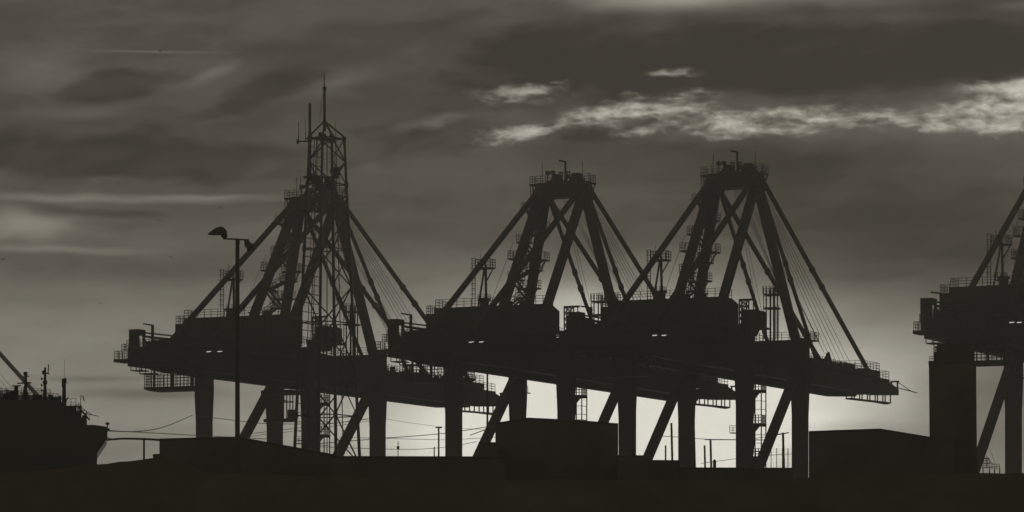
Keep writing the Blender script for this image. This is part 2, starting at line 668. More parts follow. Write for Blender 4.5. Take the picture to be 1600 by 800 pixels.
        for tag_, foot, w0 in (('outer', (3.5 * sx, 45.8, 43.3), .52), ('inner', (3.5 * sx, 22.0, 43.3), .44)):
            p = Vector((3.5 * sx + (.25 * sx if tag_ == 'outer' else -.2 * sx), -2.4, 68.8))
            qv = Vector(foot)
            st = B(MB().bar(p, qv, w0, w0), 'front_stay', STEEL)
            for t in (.46, .55):
                c = p.lerp(qv, t)
                d = (qv - p).normalized()
                B(MB().bar(c - d * .45, c + d * .45, w0 + .16, w0 + .2), 'stay_joint', STEEL2, st)
    hd = B(MB().hexa([(-3.95, -4.4, 67.15), (3.95, -4.4, 67.15), (3.95, -1.8, 67.15), (-3.95, -1.8, 67.15), (-2.2, -4.4, 69.7), (3.3, -4.4, 69.5), (3.3, -1.8, 69.5), (-2.2, -1.8, 69.7)]), 'mast_head', STEEL)
    B(MB().box(-5.05, -2.4, -4.5, -1.7, 69.1, 69.32), 'head_platform', STEEL2)
    B(MB().box(2.9, 4.75, -4.5, -1.7, 69.1, 69.32), 'head_platform', STEEL2)
    B(MB().rail([(-2.4, -4.4, 69.32), (-4.98, -4.4, 69.32), (-4.98, -1.8, 69.32), (-2.4, -1.8, 69.32)], 1.15, 1.0), 'head_railing', GALV)
    B(MB().rail([(2.9, -4.4, 69.32), (4.68, -4.4, 69.32), (4.68, -1.8, 69.32), (2.9, -1.8, 69.32)], 1.15, .9), 'head_railing', GALV)
    m = MB()      # brackets and hanging ladders under the head platforms
    for sx in (-1, 1):
        m.bar((4.7 * sx, -1.9, 69.2), (3.6 * sx, -1.9, 66.6), .16)
        m.bar((4.7 * sx, -4.3, 69.2), (3.7 * sx, -4.4, 66.6), .16)
        for xx in (4.55, 4.95):
            m.bar((xx * sx, -4.3, 69.2), (xx * sx, -4.3, 65.6), .08)
        for k in range(10):
            m.bar((4.55 * sx, -4.3, 65.7 + k * .36), (4.95 * sx, -4.3, 65.7 + k * .36), .06)
        m.box(*sorted((4.3 * sx, 5.1 * sx)), -4.7, -3.9, 65.5, 65.62)
    m.rail([(-4.3, -4.7, 65.62), (-5.1, -4.7, 65.62), (-5.1, -3.9, 65.62)], 1.0, .5)
    tag(B(m, 'head_ladder', GALV), kind='stuff')
    for x0_, x1_, x2_, x3_, zt in ((-2.0, -.6, -1.45, -.75, 70.75), (1.25, 3.2, 1.55, 2.6, 70.8)):
        m = MB()
        m.hexa([(x0_, -4.2, 69.45), (x1_, -4.2, 69.45), (x1_, -2, 69.45), (x0_, -2, 69.45),
                (x2_, -3.6, zt), (x3_, -3.6, zt), (x3_, -2.4, zt), (x2_, -2.4, zt)])
        B(m, 'sheave_housing', STEEL2)
    for xc in (-2.55, -1.7):
        m = MB().box(xc - .27, xc + .27, -3.6, -3.0, 70.75, 71.3)
        m.bar((xc, -3.3, 69.4), (xc, -3.3, 70.8), .16)
        B(m, 'beacon', STEEL2)
    m = MB()
    m.tube((.3, -3.1, 69.5), (.3, -3.1, 72.6), .18, 8)
    m.bar((.38, -3.1, 72.55), (-.75, -3.1, 72.85), .2, .24)
    m.bar((-.62, -3.1, 72.8), (-.62, -3.1, 72.6), .14)
    B(m, 'davit', STEEL2)
    m = MB()
    for xc in (-.45, .75):
        m.bar((xc - .25, -3.1, 69.4), (xc - .12, -3.1, 71.0), .16)
        m.bar((xc + .3, -3.1, 69.4), (xc + .22, -3.1, 71.0), .16)
        m.tube((xc, -3.3, 70.3), (xc, -2.9, 70.3), .3, 10)
        m.bar((xc - .4, -3.1, 71.05), (xc + .4, -3.1, 71.05), .16)
    B(m, 'hoist_sheave', STEEL2)
    for xc in (-3.4, 3.25):
        B(MB().tube((xc, -3.4, 69.5), (xc, -3.4, 72.5), .045, 6), 'antenna_rod', GALV)
    # little landings and stairs on the left mast legs
    pl = [(-5.6, -5.2, 60.3, .9), (-3.9, -3.2, 62.4, 1.2), (-4.1, -3.4, 57.7, 1.5), (-4.7, -3.6, 56.2, 1.1), (-5.6, -8.0, 54.4, 1.0), (-5.0, -4.5, 53.4, 1.5), (-5.3, -5.5, 51.9, 1.2), (-4.6, -5.4, 65.0, 1.0), (-5.0, -9.5, 57.4, .9)]
    for i, (x, y, z, wd) in enumerate(pl):
        o = B(MB().box(x - wd, x + wd, y - .9, y + .9, z, z + .22), 'landing', STEEL2)
        B(MB().rail([(x - wd, y - .85, z + .22), (x + wd, y - .85, z + .22), (x + wd, y + .85, z + .22), (x - wd, y + .85, z + .22), (x - wd, y - .85, z + .22)], 1.15, .8), 'landing_railing', GALV, o)
        B(MB().bar((x + wd * .8, y, z), (x - wd * .3, y + 1.2, z - 1.7), .16), 'landing_bracket', STEEL2, o)
    for a, b in (((-5.3, -13.5, 49.2), (-5.2, -7.0, 51.9)), ((-4.6, -6.5, 52.1), (-5.6, -9.0, 54.5)), ((-5.6, -8.5, 54.6), (-4.6, -4.0, 56.4)), ((-4.2, -3.0, 58), (-5.4, -6.0, 60.4)), ((-5.4, -5.6, 60.6), (-4.2, -3.6, 62.4)), ((-4.0, -3.6, 62.6), (-4.7, -5.2, 65.0))):
        m = MB()
        a, b = Vector(a), Vector(b)
        for dx_ in (-.4, .4):
            o_ = Vector((dx_, 0, 0))
            m.bar(a + o_, b + o_, .12, .3)
            m.bar(a + o_ + Vector((0, 0, 1)), b + o_ + Vector((0, 0, 1)), .07)
            for k in range(5):
                c = a.lerp(b, k / 4) + o_
                m.bar(c, c + Vector((0, 0, 1)), .06)
        for k in range(9):
            c = a.lerp(b, (k + .5) / 9)
            m.bar(c - Vector((.4, 0, 0)), c + Vector((.4, 0, 0)), .22, .06)
        B(m, 'mast_stair', GALV)
    # service tower that carries the left back stay above the roof
    m = MB()
    xs, ys = -3.6, -23.9
    m.bar((xs + .45, ys, 48.9), (xs + .35, ys, 55.2), .28)
    m.bar((xs - .9, ys, 48.9), (xs + .2, ys, 55.0), .22)
    m.bar((xs + 1.5, ys, 54.6), (xs + .4, ys, 52.8), .14)
    m.box(xs - .9, xs + 1.5, ys - .9, ys + .9, 54.7, 54.9)
    t = B(m, 'stay_tower', STEEL2)
    B(MB().rail([(xs - .9, ys - .85, 54.9), (xs + 1.5, ys - .85, 54.9), (xs + 1.5, ys + .85, 54.9), (xs - .9, ys + .85, 54.9), (xs - .9, ys - .85, 54.9)], 1.2, .7, .09), 'tower_railing', GALV, t)
    m = MB()
    for dx_ in (-1.6, -1.1):
        m.bar((xs + dx_, ys - .5, 49), (xs + dx_, ys - .5, 56.4), .08)
    for k in range(20):
        m.bar((xs - 1.6, ys - .5, 49.3 + k * .37), (xs - 1.1, ys - .5, 49.3 + k * .37), .06)
    for k in range(8):
        z = 51 + k * .75
        m.bar((xs - 1.6, ys - .5, z), (xs - 1.6, ys - 1.1, z), .05)
        m.bar((xs - 1.1, ys - .5, z), (xs - 1.1, ys - 1.1, z), .05)
        m.bar((xs - 1.6, ys - 1.1, z), (xs - 1.1, ys - 1.1, z), .05)
    for dx_ in (-.5, .4):
        m.bar((xs + dx_, ys, 54.9), (xs + dx_, ys, 57.0), .06)
    B(m, 'caged_ladder', GALV, t)
    m = MB().rail([(xs - .6, ys - .6, 50.0), (xs + .9, ys - .6, 50.0), (xs + .9, ys + .6, 50.0)], 1.0, .5)
    m.box(xs - .6, xs + .9, ys - .6, ys + .6, 49.9, 50.0)
    B(m, 'tower_step', GALV, t)
    # machinery house
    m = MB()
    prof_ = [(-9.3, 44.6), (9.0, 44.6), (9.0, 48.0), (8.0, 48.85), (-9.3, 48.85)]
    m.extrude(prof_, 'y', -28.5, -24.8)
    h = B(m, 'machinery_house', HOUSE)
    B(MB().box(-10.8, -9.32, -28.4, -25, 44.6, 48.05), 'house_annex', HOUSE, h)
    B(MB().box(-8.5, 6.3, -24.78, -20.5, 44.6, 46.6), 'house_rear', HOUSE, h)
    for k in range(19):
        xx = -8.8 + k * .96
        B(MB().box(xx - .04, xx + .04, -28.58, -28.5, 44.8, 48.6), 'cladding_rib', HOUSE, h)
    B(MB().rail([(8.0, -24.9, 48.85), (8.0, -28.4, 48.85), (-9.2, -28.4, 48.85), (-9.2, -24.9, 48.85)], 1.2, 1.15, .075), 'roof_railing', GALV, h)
    B(MB().rail([(-9.4, -28.3, 48.05), (-10.7, -28.3, 48.05), (-10.7, -25.1, 48.05)], 1.2, .7, .07), 'annex_railing', GALV, h)
    for xc, yc in ((-2.0, -27), (1.5, -26.2), (4.4, -27.2)):
        m = MB()
        hh = 1.25 if xc < 0 else .7
        m.box(xc - .5, xc + .5, yc - .5, yc + .5, 48.87, 48.87 + hh * .75)
        m.box(xc - .68, xc + .68, yc - .68, yc + .68, 48.87 + hh * .78, 48.87 + hh)
        B(m, 'roof_vent', STEEL2, h)
    B(MB().box(-6.6, -5.6, -28.56, -28.5, 44.8, 46.9), 'door', STEEL2, h)
    for k in range(5):
        B(MB().box(-4 + k * 2.4, -2.9 + k * 2.4, -28.56, -28.5, 46.2, 47.2), 'louvre', STEEL2, h)
    B(MB().box(-9.3, 8.6, -29.4, -24, 44.35, 44.55), 'house_floor', STEEL2, h)
    B(MB().box(-8.6, 8.4, -28.4, -24.4, 42.7, 44.33), 'house_support', STEEL2, h)
    # back end: counterweight, winch frame, jib and stepped platforms
    B(MB().box(-4.9, 4.9, -52.5, -44.5, 39.9, 42.6), 'counterweight', STEEL)
    B(MB().box(-5.2, 5.2, -44.2, -30, 42.6, 44.3), 'winch_deck', STEEL2)
    B(MB().box(-5.6, -3.3, -46.2, -43.6, 42.6, 44.0), 'winch_drum', STEEL2)
    m = MB()
    for xx in (-6.2, -4.95):
        for yy in (-49.4, -47.8):
            m.bar((xx, yy, 41.0), (xx, yy, 45.2), .3)
    m.box(-6.4, -4.75, -49.6, -47.6, 44.7, 45.5)
    m.box(-6.4, -5.9, -49.6, -47.6, 42.0, 44.7)
    m.bar((-5.4, -48.6, 42.5), (-5.6, -48.6, 44.8), .35)
    m.bar((-4.9, -48.6, 45.1), (-4.4, -47, 42.5), .22)
    B(m, 'cable_frame', STEEL2)
    m = MB()
    for z, dz_ in ((45.1, 0), (44.55, -.5), (44.6, 0)):
        m.bar((-4.9, -48.2, z), (-2.6, -44.0 + 13, z + dz_), .2)
    m.bar((-4.75, -45.6, 43), (-4.75, -45.6, 46.4), .32)
    m.bar((-4.7, -45.6, 46.35), (-6.2, -45.8, 46.6), .2)
    m.bar((-3.9, -41, 43), (-3.9, -41, 45), .22)
    B(m, 'jib_crane', STEEL2)
    B(MB().box(-5.4, 5.0, -55.6, -52.5, 40.3, 40.75), 'back_platform', STEEL2)
    B(MB().rail([(-5.0, -52.6, 41.9), (-5.0, -54.0, 41.9), (5, -54.0, 41.9)], 1.1, .6), 'back_railing', GALV)
    B(MB().rail([(-5.3, -52.6, 40.75), (-5.3, -55.5, 40.75), (4.9, -55.5, 40.75), (4.9, -52.6, 40.75)], 1.15, .7), 'back_railing', GALV)
    B(MB().rail([(-5.2, -50.2, 42.6), (-5.2, -52.2, 42.6), (0, -52.2, 42.6)], 1.1, .7), 'back_railing', GALV)
    m = MB().box(-5.0, -3.2, -51.5, -49.2, 39.3, 39.42)
    m.rail([(-5.0, -51.4, 39.42), (-3.2, -51.4, 39.42)], .8, .9, .1, 1)
    m.box(-4.4, -2.4, -50, -47.8, 38.9, 39.04)
    m.rail([(-4.4, -49.9, 39.04), (-2.4, -49.9, 39.04)], .75, .9, .1, 1)
    B(m, 'step_platform', STEEL2)
    # service basket hung under the back reach
    m = MB()
    m.extrude([(-5.6, 36.95), (-4.6, 36.65), (3.6, 36.65), (4.3, 36.95), (4.3, 37.25), (-5.6, 37.25)], 'y', -46.6, -43.4)
    for xx in (-4.9, -1.9, 1.4, 3.6):
        m.bar((xx, -44.8, 37.2), (xx, -44.8, 39.7), .26)
    k_ = B(m, 'service_basket', STEEL2)
    B(MB().rail([(-5.55, -46.5, 37.25), (4.25, -46.5, 37.25)], 2.0, .55, .085, 5), 'basket_railing', GALV, k_)
    B(MB().rail([(-5.55, -43.5, 37.25), (4.25, -43.5, 37.25)], 2.0, .7, .08, 4), 'basket_railing', GALV, k_)
    B(MB().rail([(-5.55, -46.5, 37.25), (-5.55, -43.5, 37.25)], 2.0, .5, .085, 5), 'basket_railing', GALV, k_)
    B(MB().rail([(4.25, -46.5, 37.25), (4.25, -43.5, 37.25)], 2.0, .5, .085, 5), 'basket_railing', GALV, k_)
    # electrical room on stilts with a lattice hoist mast
    B(MB().box(4.3, 6.4, -11.9, -6.9, 46.15, 48.4), 'electrical_room', HOUSE)
    m = MB().box(4.1, 6.6, -14.5, -5.9, 45.85, 46.1)
    m.hexa([(4.1, -13.6, 44.6), (6.5, -13.6, 44.6), (6.5, -11, 44.6), (4.1, -11, 44.6), (4.1, -14.3, 45.85), (6.5, -14.3, 45.85), (6.5, -9.5, 45.85), (4.1, -9.5, 45.85)])
    for yy in (-9, -6.3):
        m.bar((4.3, yy, 44.3), (4.3, yy, 45.9), .16)
    B(m, 'room_platform', STEEL2)
    m = MB()
    for xx in (4.6, 5.7):
        for yy in (-13.2, -12.3):
            m.bar((xx, yy, 46.1), (xx, yy, 49.75), .16)
    for k in range(4):
        z = 46.1 + k * .9
        for yy in (-13.2, -12.3):
            m.bar((4.6, yy, z), (5.7, yy, z + .9), .1)
            m.bar((5.7, yy, z), (4.6, yy, z + .9), .1)
            m.bar((4.6, yy, z + .9), (5.7, yy, z + .9), .12)
    m.bar((4.4, -12.8, 49.75), (6.9, -12.8, 49.75), .28)
    m.bar((6.6, -12.8, 49.7), (6.6, -12.8, 48), .12)
    B(m, 'lattice_mast', STEEL2)
    B(MB().rail([(4.2, -20, 45.2), (5.2, -18, 45.2), (5.2, -14.6, 45.2)], 1.2, .9), 'room_railing', GALV)
    # latch tower at the boom hinge
    m = MB()
    for xx in (4.05, 4.75, 5.2):
        for yy in (-.9, .7):
            m.bar((xx, yy, 44.7), (xx, yy, 52.6), .15)
    for k in range(16):
        z = 45 + k * .48
        m.bar((3.6, -.9, z), (4.05, -.9, z), .05)
    m.bar((3.6, -.9, 44.8), (3.6, -.9, 52.6), .08)
    for z in (49.4, 51.4):
        m.box(3.7, 5.6, -1.2, 1.0, z, z + .22)
    m.bar((5.4, 0, 51.55), (7.3, -1.0, 51.6), .13)
    for k in range(13):
        z = 45.2 + k * .36
        m.bar((5.55, -.9, z), (6.0, -.9, z), .05)
    for xx in (5.55, 6.0):
        m.bar((xx, -.9, 44.8), (xx, -.9, 49.9), .07)
    lt = B(m, 'latch_tower', STEEL2)
    B(MB().rail([(3.6, -1.15, 51.6), (5.6, -1.15, 51.6), (5.6, .95, 51.6)], 1.15, .5), 'latch_railing', GALV, lt)
    # hinge platforms on the waterside leg heads
    for sx in (-1, 1):
        B(MB().box(*sorted((8.0 * sx, 10.9 * sx)), 1.1, 3.2, 44.6, 44.75), 'hinge_platform', STEEL2)
        B(MB().rail([(8.2 * sx, 3.1, 44.75), (10.8 * sx, 3.1, 44.75), (10.8 * sx, -1.0, 44.75)], 1.15, .7), 'hinge_railing', GALV)
        m = MB()
        for xx in (8.6, 9.1):
            m.bar((xx * sx, 2.6, 40.8), (xx * sx, 2.6, 44.7), .08)
        for k in range(11):
            m.bar((8.6 * sx, 2.6, 41 + k * .34), (9.1 * sx, 2.6, 41 + k * .34), .06)
        B(m, 'hinge_ladder', GALV)
    B(MB().rail([(-7.6, -.8, 44.7), (7.6, -.8, 44.7)], 1.15, 1.2), 'cross_beam_railing', GALV)
    # stair tower on the landside near leg
    x0, x1, yb = 10.2, 11.95, -G
    m = MB()
    for xx in (x0 + .1, x1):
        for yy in (yb - .9, yb + .9):
            m.bar((xx, yy, -1.8), (xx, yy, 39.6), .13)
    for k in range(34):
        z = -.5 + k * 1.2
        if z < 39.5:
            m.bar((x1, yb - .9, z), (x1, yb + .9, z), .07)
            m.bar((x0 + .1, yb - .9, z), (x1, yb - .9, z), .07)
    s_ = B(m, 'stair_tower', GALV)
    for k in range(9):
        z = -2.1 + k * 4.75
        if z > -1:
            l_ = B(MB().box(x0 - .1, x1 + .1, yb - .9, yb + .9, z - .42, z), 'stair_landing', STEEL2, s_)
            B(MB().rail([(x0, yb - .85, z), (x1, yb - .85, z), (x1, yb + .85, z)], 1.15, .4, .1), 'stair_railing', GALV, s_)
            B(MB().bar((10.1, yb, z - 1.4), (11.2, yb, z - .2), .45), 'stair_bracket', STEEL2, s_)
        if k < 8:
            m = MB()
            for yy in (yb - .7, yb - .1):
                m.bar((x0 + .1, yy, z), (x0 + .55, yy, z + 4.6), .16, .3)
            for j in range(15):
                f_ = (j + .5) / 15
                m.bar((x0 + .1 + .45 * f_, yb - .7, z + 4.6 * f_), (x0 + .1 + .45 * f_, yb - .1, z + 4.6 * f_), .26, .08)
            B(m, 'stair_flight', GALV, s_)
    # small platforms on the outer side of the other legs
    for x, y, z in ((7.5, -G, 29.8), (-7.6, 0, 38.0)):
        m = MB().box(x - .5, x + .5, y - .6, y + .6, z, z + .12)
        m.rail([(x - .5, y - .55, z + .12), (x + .5, y - .55, z + .12)], 1.0, .5)
        B(m, 'leg_platform', GALV)
    # hoist ropes from the mast head to the boom
    for i in range(5):
        B(MB().tube((3.0 - .25 * i, -2.2, 69), (3.3 - .3 * i, 39.5 - i * 1.4, 43), .032, 5), 'hoist_rope', ROPE)
    for i in range(4):
        B(MB().tube((-1.0 + .35 * i, -2.2, 68.6), (-3.3 + .3 * i, 40.5 - i * 1.6, 43), .03, 5), 'hoist_rope', ROPE)
    for i in range(3):
        B(MB().tube((.2 + .3 * i, -2.0, 68), (3.2 - .25 * i, 26.3 + i * .8, 44.8), .028, 5), 'hoist_rope', ROPE)
    for i in range(2):
        B(MB().tube((-.6 + .3 * i, -2.4, 68), (-2.8 + .4 * i, 17.5 + i * .8, 43.3), .028, 5), 'hoist_rope', ROPE)
    B(MB().tube((-.9, -3.4, 67.4), (-4.4, -5.2, 53.6), .03, 5), 'hoist_rope', ROPE)
    B(MB().tube((-5.2, -10, 60), (-6.6, -16, 49.3), .03, 5), 'hoist_rope', ROPE)
    # lit work lamps on the near girder side
    for y, z, k in ((-46.7, 42.05, 1), (-43.4, 42.3, 1)):
        m = MB().box(4.95, 5.6, y - .4, y + .4, z + .12, z + .3)
        lo = B(m, 'work_lamp', STEEL2)
        p = MB()
        p.hexa([(5.0 + i, y + j * .30 * k, z + zz_ + .07 * j) for zz_ in (.03, .115) for i, j in ((0, -1), (.55, -1), (.55, 1), (0, 1))])
        B(p, 'lamp_lens', LENS, lo)
    return root


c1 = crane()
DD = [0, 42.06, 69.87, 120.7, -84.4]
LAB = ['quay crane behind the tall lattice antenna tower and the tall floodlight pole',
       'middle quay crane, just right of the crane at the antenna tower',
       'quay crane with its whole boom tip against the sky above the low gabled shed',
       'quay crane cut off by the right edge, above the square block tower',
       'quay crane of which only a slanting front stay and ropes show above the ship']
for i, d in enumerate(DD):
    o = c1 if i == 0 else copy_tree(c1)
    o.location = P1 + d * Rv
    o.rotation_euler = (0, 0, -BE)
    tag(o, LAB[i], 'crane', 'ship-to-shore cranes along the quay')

# trolley with hanging operator cab, only low on the left crane
m = MB()
m.box(-2.6, 2.6, -16.5, -12.5, 37.9, 38.5)
for x in (-2.6, -1.5, -.7, 0, .55, 1.1, 1.6):
    m.bar((x, -14, 34.2), (x, -14, 38), .13)
m.bar((-2.7, -14, 36.8), (1.7, -14, 36.8), .2)
m.bar((-2.7, -14, 38.9), (1.7, -14, 38.9), .2)
m.box(-3.0, 1.8, -14.9, -13.2, 33.75, 34.25)
m.box(1.0, 1.9, -14.6, -13.4, 34.25, 35.6)
tr = m.build('trolley', STEEL2, c1, CZ)
MB().box(1.1, 1.8, -14.63, -14.6, 34.6, 35.4).build('cab_window', GLASS, tr, CZ)

# ------------------------------------------------------------------ lattice antenna tower
TY = 500.0
tb = at(511, HY, TY)
tower = empty('antenna_tower', (tb.x, TY, 0))
tag(tower, 'tall steel lattice antenna tower with spire standing at the left crane', 'tower')
tm = TY / F


def tz(y):
    return CZ + (HY - y) * tm


def corner(k, z):
    rho = 2.33 + (tz(215) - z) * .050
    a = math.radians(18 + 90 * k)
    return Vector((rho * math.cos(a), rho * math.sin(a), z))


ztop = tz(213)
for k in range(4):
    MB().bar(corner(k, 0), corner(k, ztop), .46, .46, .32, .32).build('tower_leg', STEEL2, tower)
levels = [0, 10, tz(800), tz(650), tz(505), tz(390), tz(288), ztop - .3]
for i, z in enumerate(levels):
    if i:
        for k in range(4):
            MB().bar(corner(k, z), corner(k + 1, z), .13).build('tower_girt', STEEL2, tower)
            c = corner(k, z)
            MB().box(c.x - .26, c.x + .26, c.y - .26, c.y + .26, z - .3, z + .3).build('gusset', STEEL2, tower)
    if i + 1 < len(levels):
        z2 = levels[i + 1]
        zm = (z + z2) / 2
        for k in range(4):
            e, o_ = (k, k + 1) if k % 2 else (k + 1, k)
            MB().bar(corner(e, z), corner(o_, zm), .14).build('tower_brace', STEEL2, tower)
            MB().bar(corner(o_, zm), corner(e, z2), .14).build('tower_brace', STEEL2, tower)
            if i >= 3 and k == 3:
                MB().bar(corner(o_, z), corner(e, zm), .1).build('tower_brace', STEEL2, tower)
                MB().bar(corner(e, zm), corner(o_, z2), .1).build('tower_brace', STEEL2, tower)
m = MB()
for k in range(56):
    z = 2 + k * 1.2
    if z < ztop:
        a, b = corner(1, z), corner(2, z)
        m.bar(b.lerp(a, .08), a.lerp(b, .08), .08)
for s2 in (.35, .62):
    m.bar(corner(1, 1).lerp(corner(2, 1), s2), corner(1, ztop).lerp(corner(2, ztop), s2), .1)
m.build('climbing_ladder', GALV, tower)
m = MB()
for s2 in (.2, .5, .75):
    m.tube(corner(2, 1).lerp(corner(0, 1), s2), corner(2, ztop).lerp(corner(0, ztop), s2), .07, 6)
m.build('feeder_cable', ROPE, tower)
ax = (507 - 511) * tm
apex = Vector((ax, 0, tz(189)))
for k in range(4):
    MB().bar(corner(k, ztop), apex, .2).build('cap_strut', STEEL2, tower)
m = MB()
m.tube((ax, 0, tz(205)), (ax, 0, tz(140)), .2, 8, .16)
m.tube((ax, 0, tz(142)), (ax, 0, tz(136)), .26, 8)
m.tube((ax - .03, 0, tz(136)), (ax - .05, 0, tz(113)), .1, 6, .05)
m.build('spire', STEEL2, tower)
MB().poly([(ax - .15, 0, tz(145)), (ax - .45, 0, tz(165)), (ax - .6, 0, tz(185))], .03).build('stay_wire', ROPE, tower)
c2_ = corner(2, ztop)
MB().tube((c2_.x, c2_.y, ztop - 6), (c2_.x, c2_.y, tz(163)), .2, 8, .17).build('antenna_mast', STEEL2, tower)
m = MB().bar((c2_.x + .3, c2_.y, tz(222)), ((466 - 511) * tm, c2_.y, tz(222)), .16)
m.tube(((467 - 511) * tm, c2_.y, tz(225)), ((467 - 511) * tm, c2_.y, tz(192)), .08, 6, .04)
m.tube(((466 - 511) * tm, c2_.y, tz(226)), ((466 - 511) * tm, c2_.y, tz(219)), .2, 6)
m.build('whip_antenna', STEEL2, tower)
for px, ya, yb_ in ((478, 222, 186), (525, 222, 190), (470, 300, 275), (531, 300, 278)):
    MB().tube(((px - 511) * tm, -1, tz(ya)), ((px - 511) * tm, -1, tz(yb_)), .055, 6, .03).build('whip_antenna', STEEL2, tower)
for ya, a, b in ((219, 480, 537), (279, 475, 531)):
    MB().bar(((a - 511) * tm, -1.4, tz(ya)), ((b - 511) * tm, -1.4, tz(ya)), .26).build('cross_arm', STEEL2, tower)
m = MB()
m.tube(((525 - 511) * tm, -2.0, tz(272)), ((528 - 511) * tm, -2.5, tz(266)), .75, 14, .3)
m.tube(((521 - 511) * tm, -1.8, tz(282)), ((525 - 511) * tm, -2.0, tz(274)), .3, 8)
m.build('dish_antenna', STEEL2, tower)
m = MB()
for px, ya, w_, h_ in ((490, 281, .5, 1.3), (498, 290, .8, 1.6), (512, 288, .7, 1.2), (520, 292, .9, 1.3), (507, 217, .6, .9), (519, 222, .9, .6), (501, 214, .45, .8)):
    x = (px - 511) * tm
    MB().box(x - w_ / 2, x + w_ / 2, -1.7, -1.1, tz(ya) - h_ / 2, tz(ya) + h_ / 2).build('radio_unit', STEEL2, tower)

# ------------------------------------------------------------------ floodlight pole
LY = 220.0
lm = LY / F
lb = at(371, HY, LY)
lp = empty('floodlight_pole', (lb.x, LY, 0))
tag(lp, 'tall steel pole with two big floodlight heads, in front of the left crane', 'lamp post')


def lz(y):
    return CZ + (HY - y) * lm


MB().tube((0, 0, 0), (0, 0, lz(373)), .17, 12, .115).build('pole', NEAR, lp)
MB().bar(((351 - 371) * lm, 0, lz(373)), ((389 - 371) * lm, 0, lz(375)), .085).build('cross_arm', NEAR, lp)
X = lambda px: (px - 371) * lm
m = MB().extrude([(X(325), lz(366)), (X(331), lz(361.5)), (X(337), lz(357)), (X(345), lz(354.5)), (X(350), lz(356)), (X(354.5), lz(361)), (X(354.5), lz(364)), (X(350), lz(367)), (X(346), lz(366.5))], 'y', -.28, .28)
hd_ = m.build('floodlight_head', NEAR, lp)
MB().box(X(328), X(345), -.24, .24, lz(366.9), lz(366.3)).build('glass', NEAR, hd_)
m = MB().bar((X(348), 0, lz(366)), (X(353), 0, lz(372)), .09, .3).bar((X(354), 0, lz(363)), (X(353.5), 0, lz(370)), .05, .3)
m.build('bracket', NEAR, lp)
m = MB().extrude([(X(382), lz(377)), (X(388), lz(376)), (X(394), lz(381)), (X(398), lz(382)), (X(396), lz(387)), (X(391), lz(391)), (X(387), lz(393)), (X(386), lz(388)), (X(382.5), lz(385))], 'y', -.28, .28)
m.build('floodlight_head', NEAR, lp)
MB().box(X(369), X(374.5), -.16, .16, lz(381), lz(376)).build('junction_box', NEAR, lp)

# ------------------------------------------------------------------ moored ship
SY = 300.0
sm = SY / F
ship = empty('moored_ship', (at(168, HY, SY).x, SY, -2.5), -math.atan2(125 - 800, F))
tag(ship, 'big dark ship with overhanging stern and masts at the left edge', 'ship')
X = lambda px: (px - 168) * sm


def sz(y):
    return CZ + (HY - y) * sm + 2.5


m = MB()
hullp = [(-1500, 690), (-1500, 668), (-60, 668), (120, 664), (148, 664), (168, 667), (168, 684), (152, 708), (151, 760), (140, 1000), (90, 1160), (-1500, 1160)]
m.extrude([(X(a), sz(b)) for a, b in hullp], 'y', 0, 11)
m.build('hull', HULL, ship)
for i, (a, b, y0, y1, hw) in enumerate(((-420, 136, 668, 652, 8.5), (-420, 127, 652, 642, 8), (-420, 120, 642, 633, 7.5), (-420, 104, 633, 627, 7), (-420, 92, 627, 624, 6.5), (-420, 9, 630, 621, 6))):
    t = MB().box(X(a), X(b), 5.5 - hw * .6, 5.5 + hw * .6, sz(y0) + (.01 if i else 0), sz(y1)).build('deckhouse', HULL, ship)
    MB().rail([(X(b - 24), 5.6 - hw * .6, sz(y1)), (X(b) - .05, 5.6 - hw * .6, sz(y1)), (X(b) - .05, 5.4 + hw * .6, sz(y1))], .55, .45, .035, 2).build('deck_railing', GALV, t)
    for k in range(12):
        xx = X(b) - 3 - k * 2.1
        MB().box(xx - .35, xx + .35, 5.48 - hw * .6, 5.5 - hw * .6, sz(y1) - .42 - .0, sz(y1) - .14).build('window', HULL, t)
MB().bar((X(123), -3.0, sz(640)), (X(140), -3.0, sz(660)), .1, .12).build('stern_stair', GALV, ship)
MB().rail([(X(123), -3.0, sz(640)), (X(140), -3.0, sz(660))], .35, .3, .035, 1).build('stair_railing', GALV, ship)
# masts
m = MB().tube((X(40), 3.0, sz(632)), (X(40.5), 3.0, sz(579)), .15, 8, .1)
m.bar((X(27), 3.0, sz(596)), (X(49), 3.0, sz(595)), .1).bar((X(36), 3.0, sz(585)), (X(46), 3.0, sz(584.5)), .08)
m.tube((X(40), 3.0, sz(583)), (X(40), 3.0, sz(578)), .16, 8)
m.bar((X(35), 3.0, sz(622)), (X(39), 3.0, sz(600)), .14).bar((X(45), 3.0, sz(622)), (X(41), 3.0, sz(604)), .12)
m.build('signal_mast', STEEL2, ship)
m = MB().tube((X(70.5), 3.5, sz(632)), (X(70.5), 3.5, sz(570)), .14, 8, .08)
for y in (588, 598, 606.5):
    m.bar((X(64), 3.5, sz(y)), (X(71), 3.5, sz(y)), .06).bar((X(65), 3.5, sz(y + 2)), (X(65), 3.5, sz(y - 2)), .1)
m.bar((X(66), 3.5, sz(578)), (X(77), 3.5, sz(580)), .08).tube((X(69), 3.5, sz(581)), (X(69), 3.5, sz(575)), .16, 8)
m.tube((X(75), 3.5, sz(581)), (X(76), 3.5, sz(565)), .05, 6).tube((X(70.5), 3.5, sz(596)), (X(70.5), 3.5, sz(591)), .18, 8)
m.bar((X(71), 3.5, sz(624)), (X(78), 3.5, sz(612)), .1).bar((X(70), 3.5, sz(622)), (X(67), 3.5, sz(612)), .06)
m.build('radar_mast', STEEL2, ship)
m = MB().tube((X(100), 4.0, sz(632)), (X(100.5), 4.0, sz(588)), .17, 8, .13)
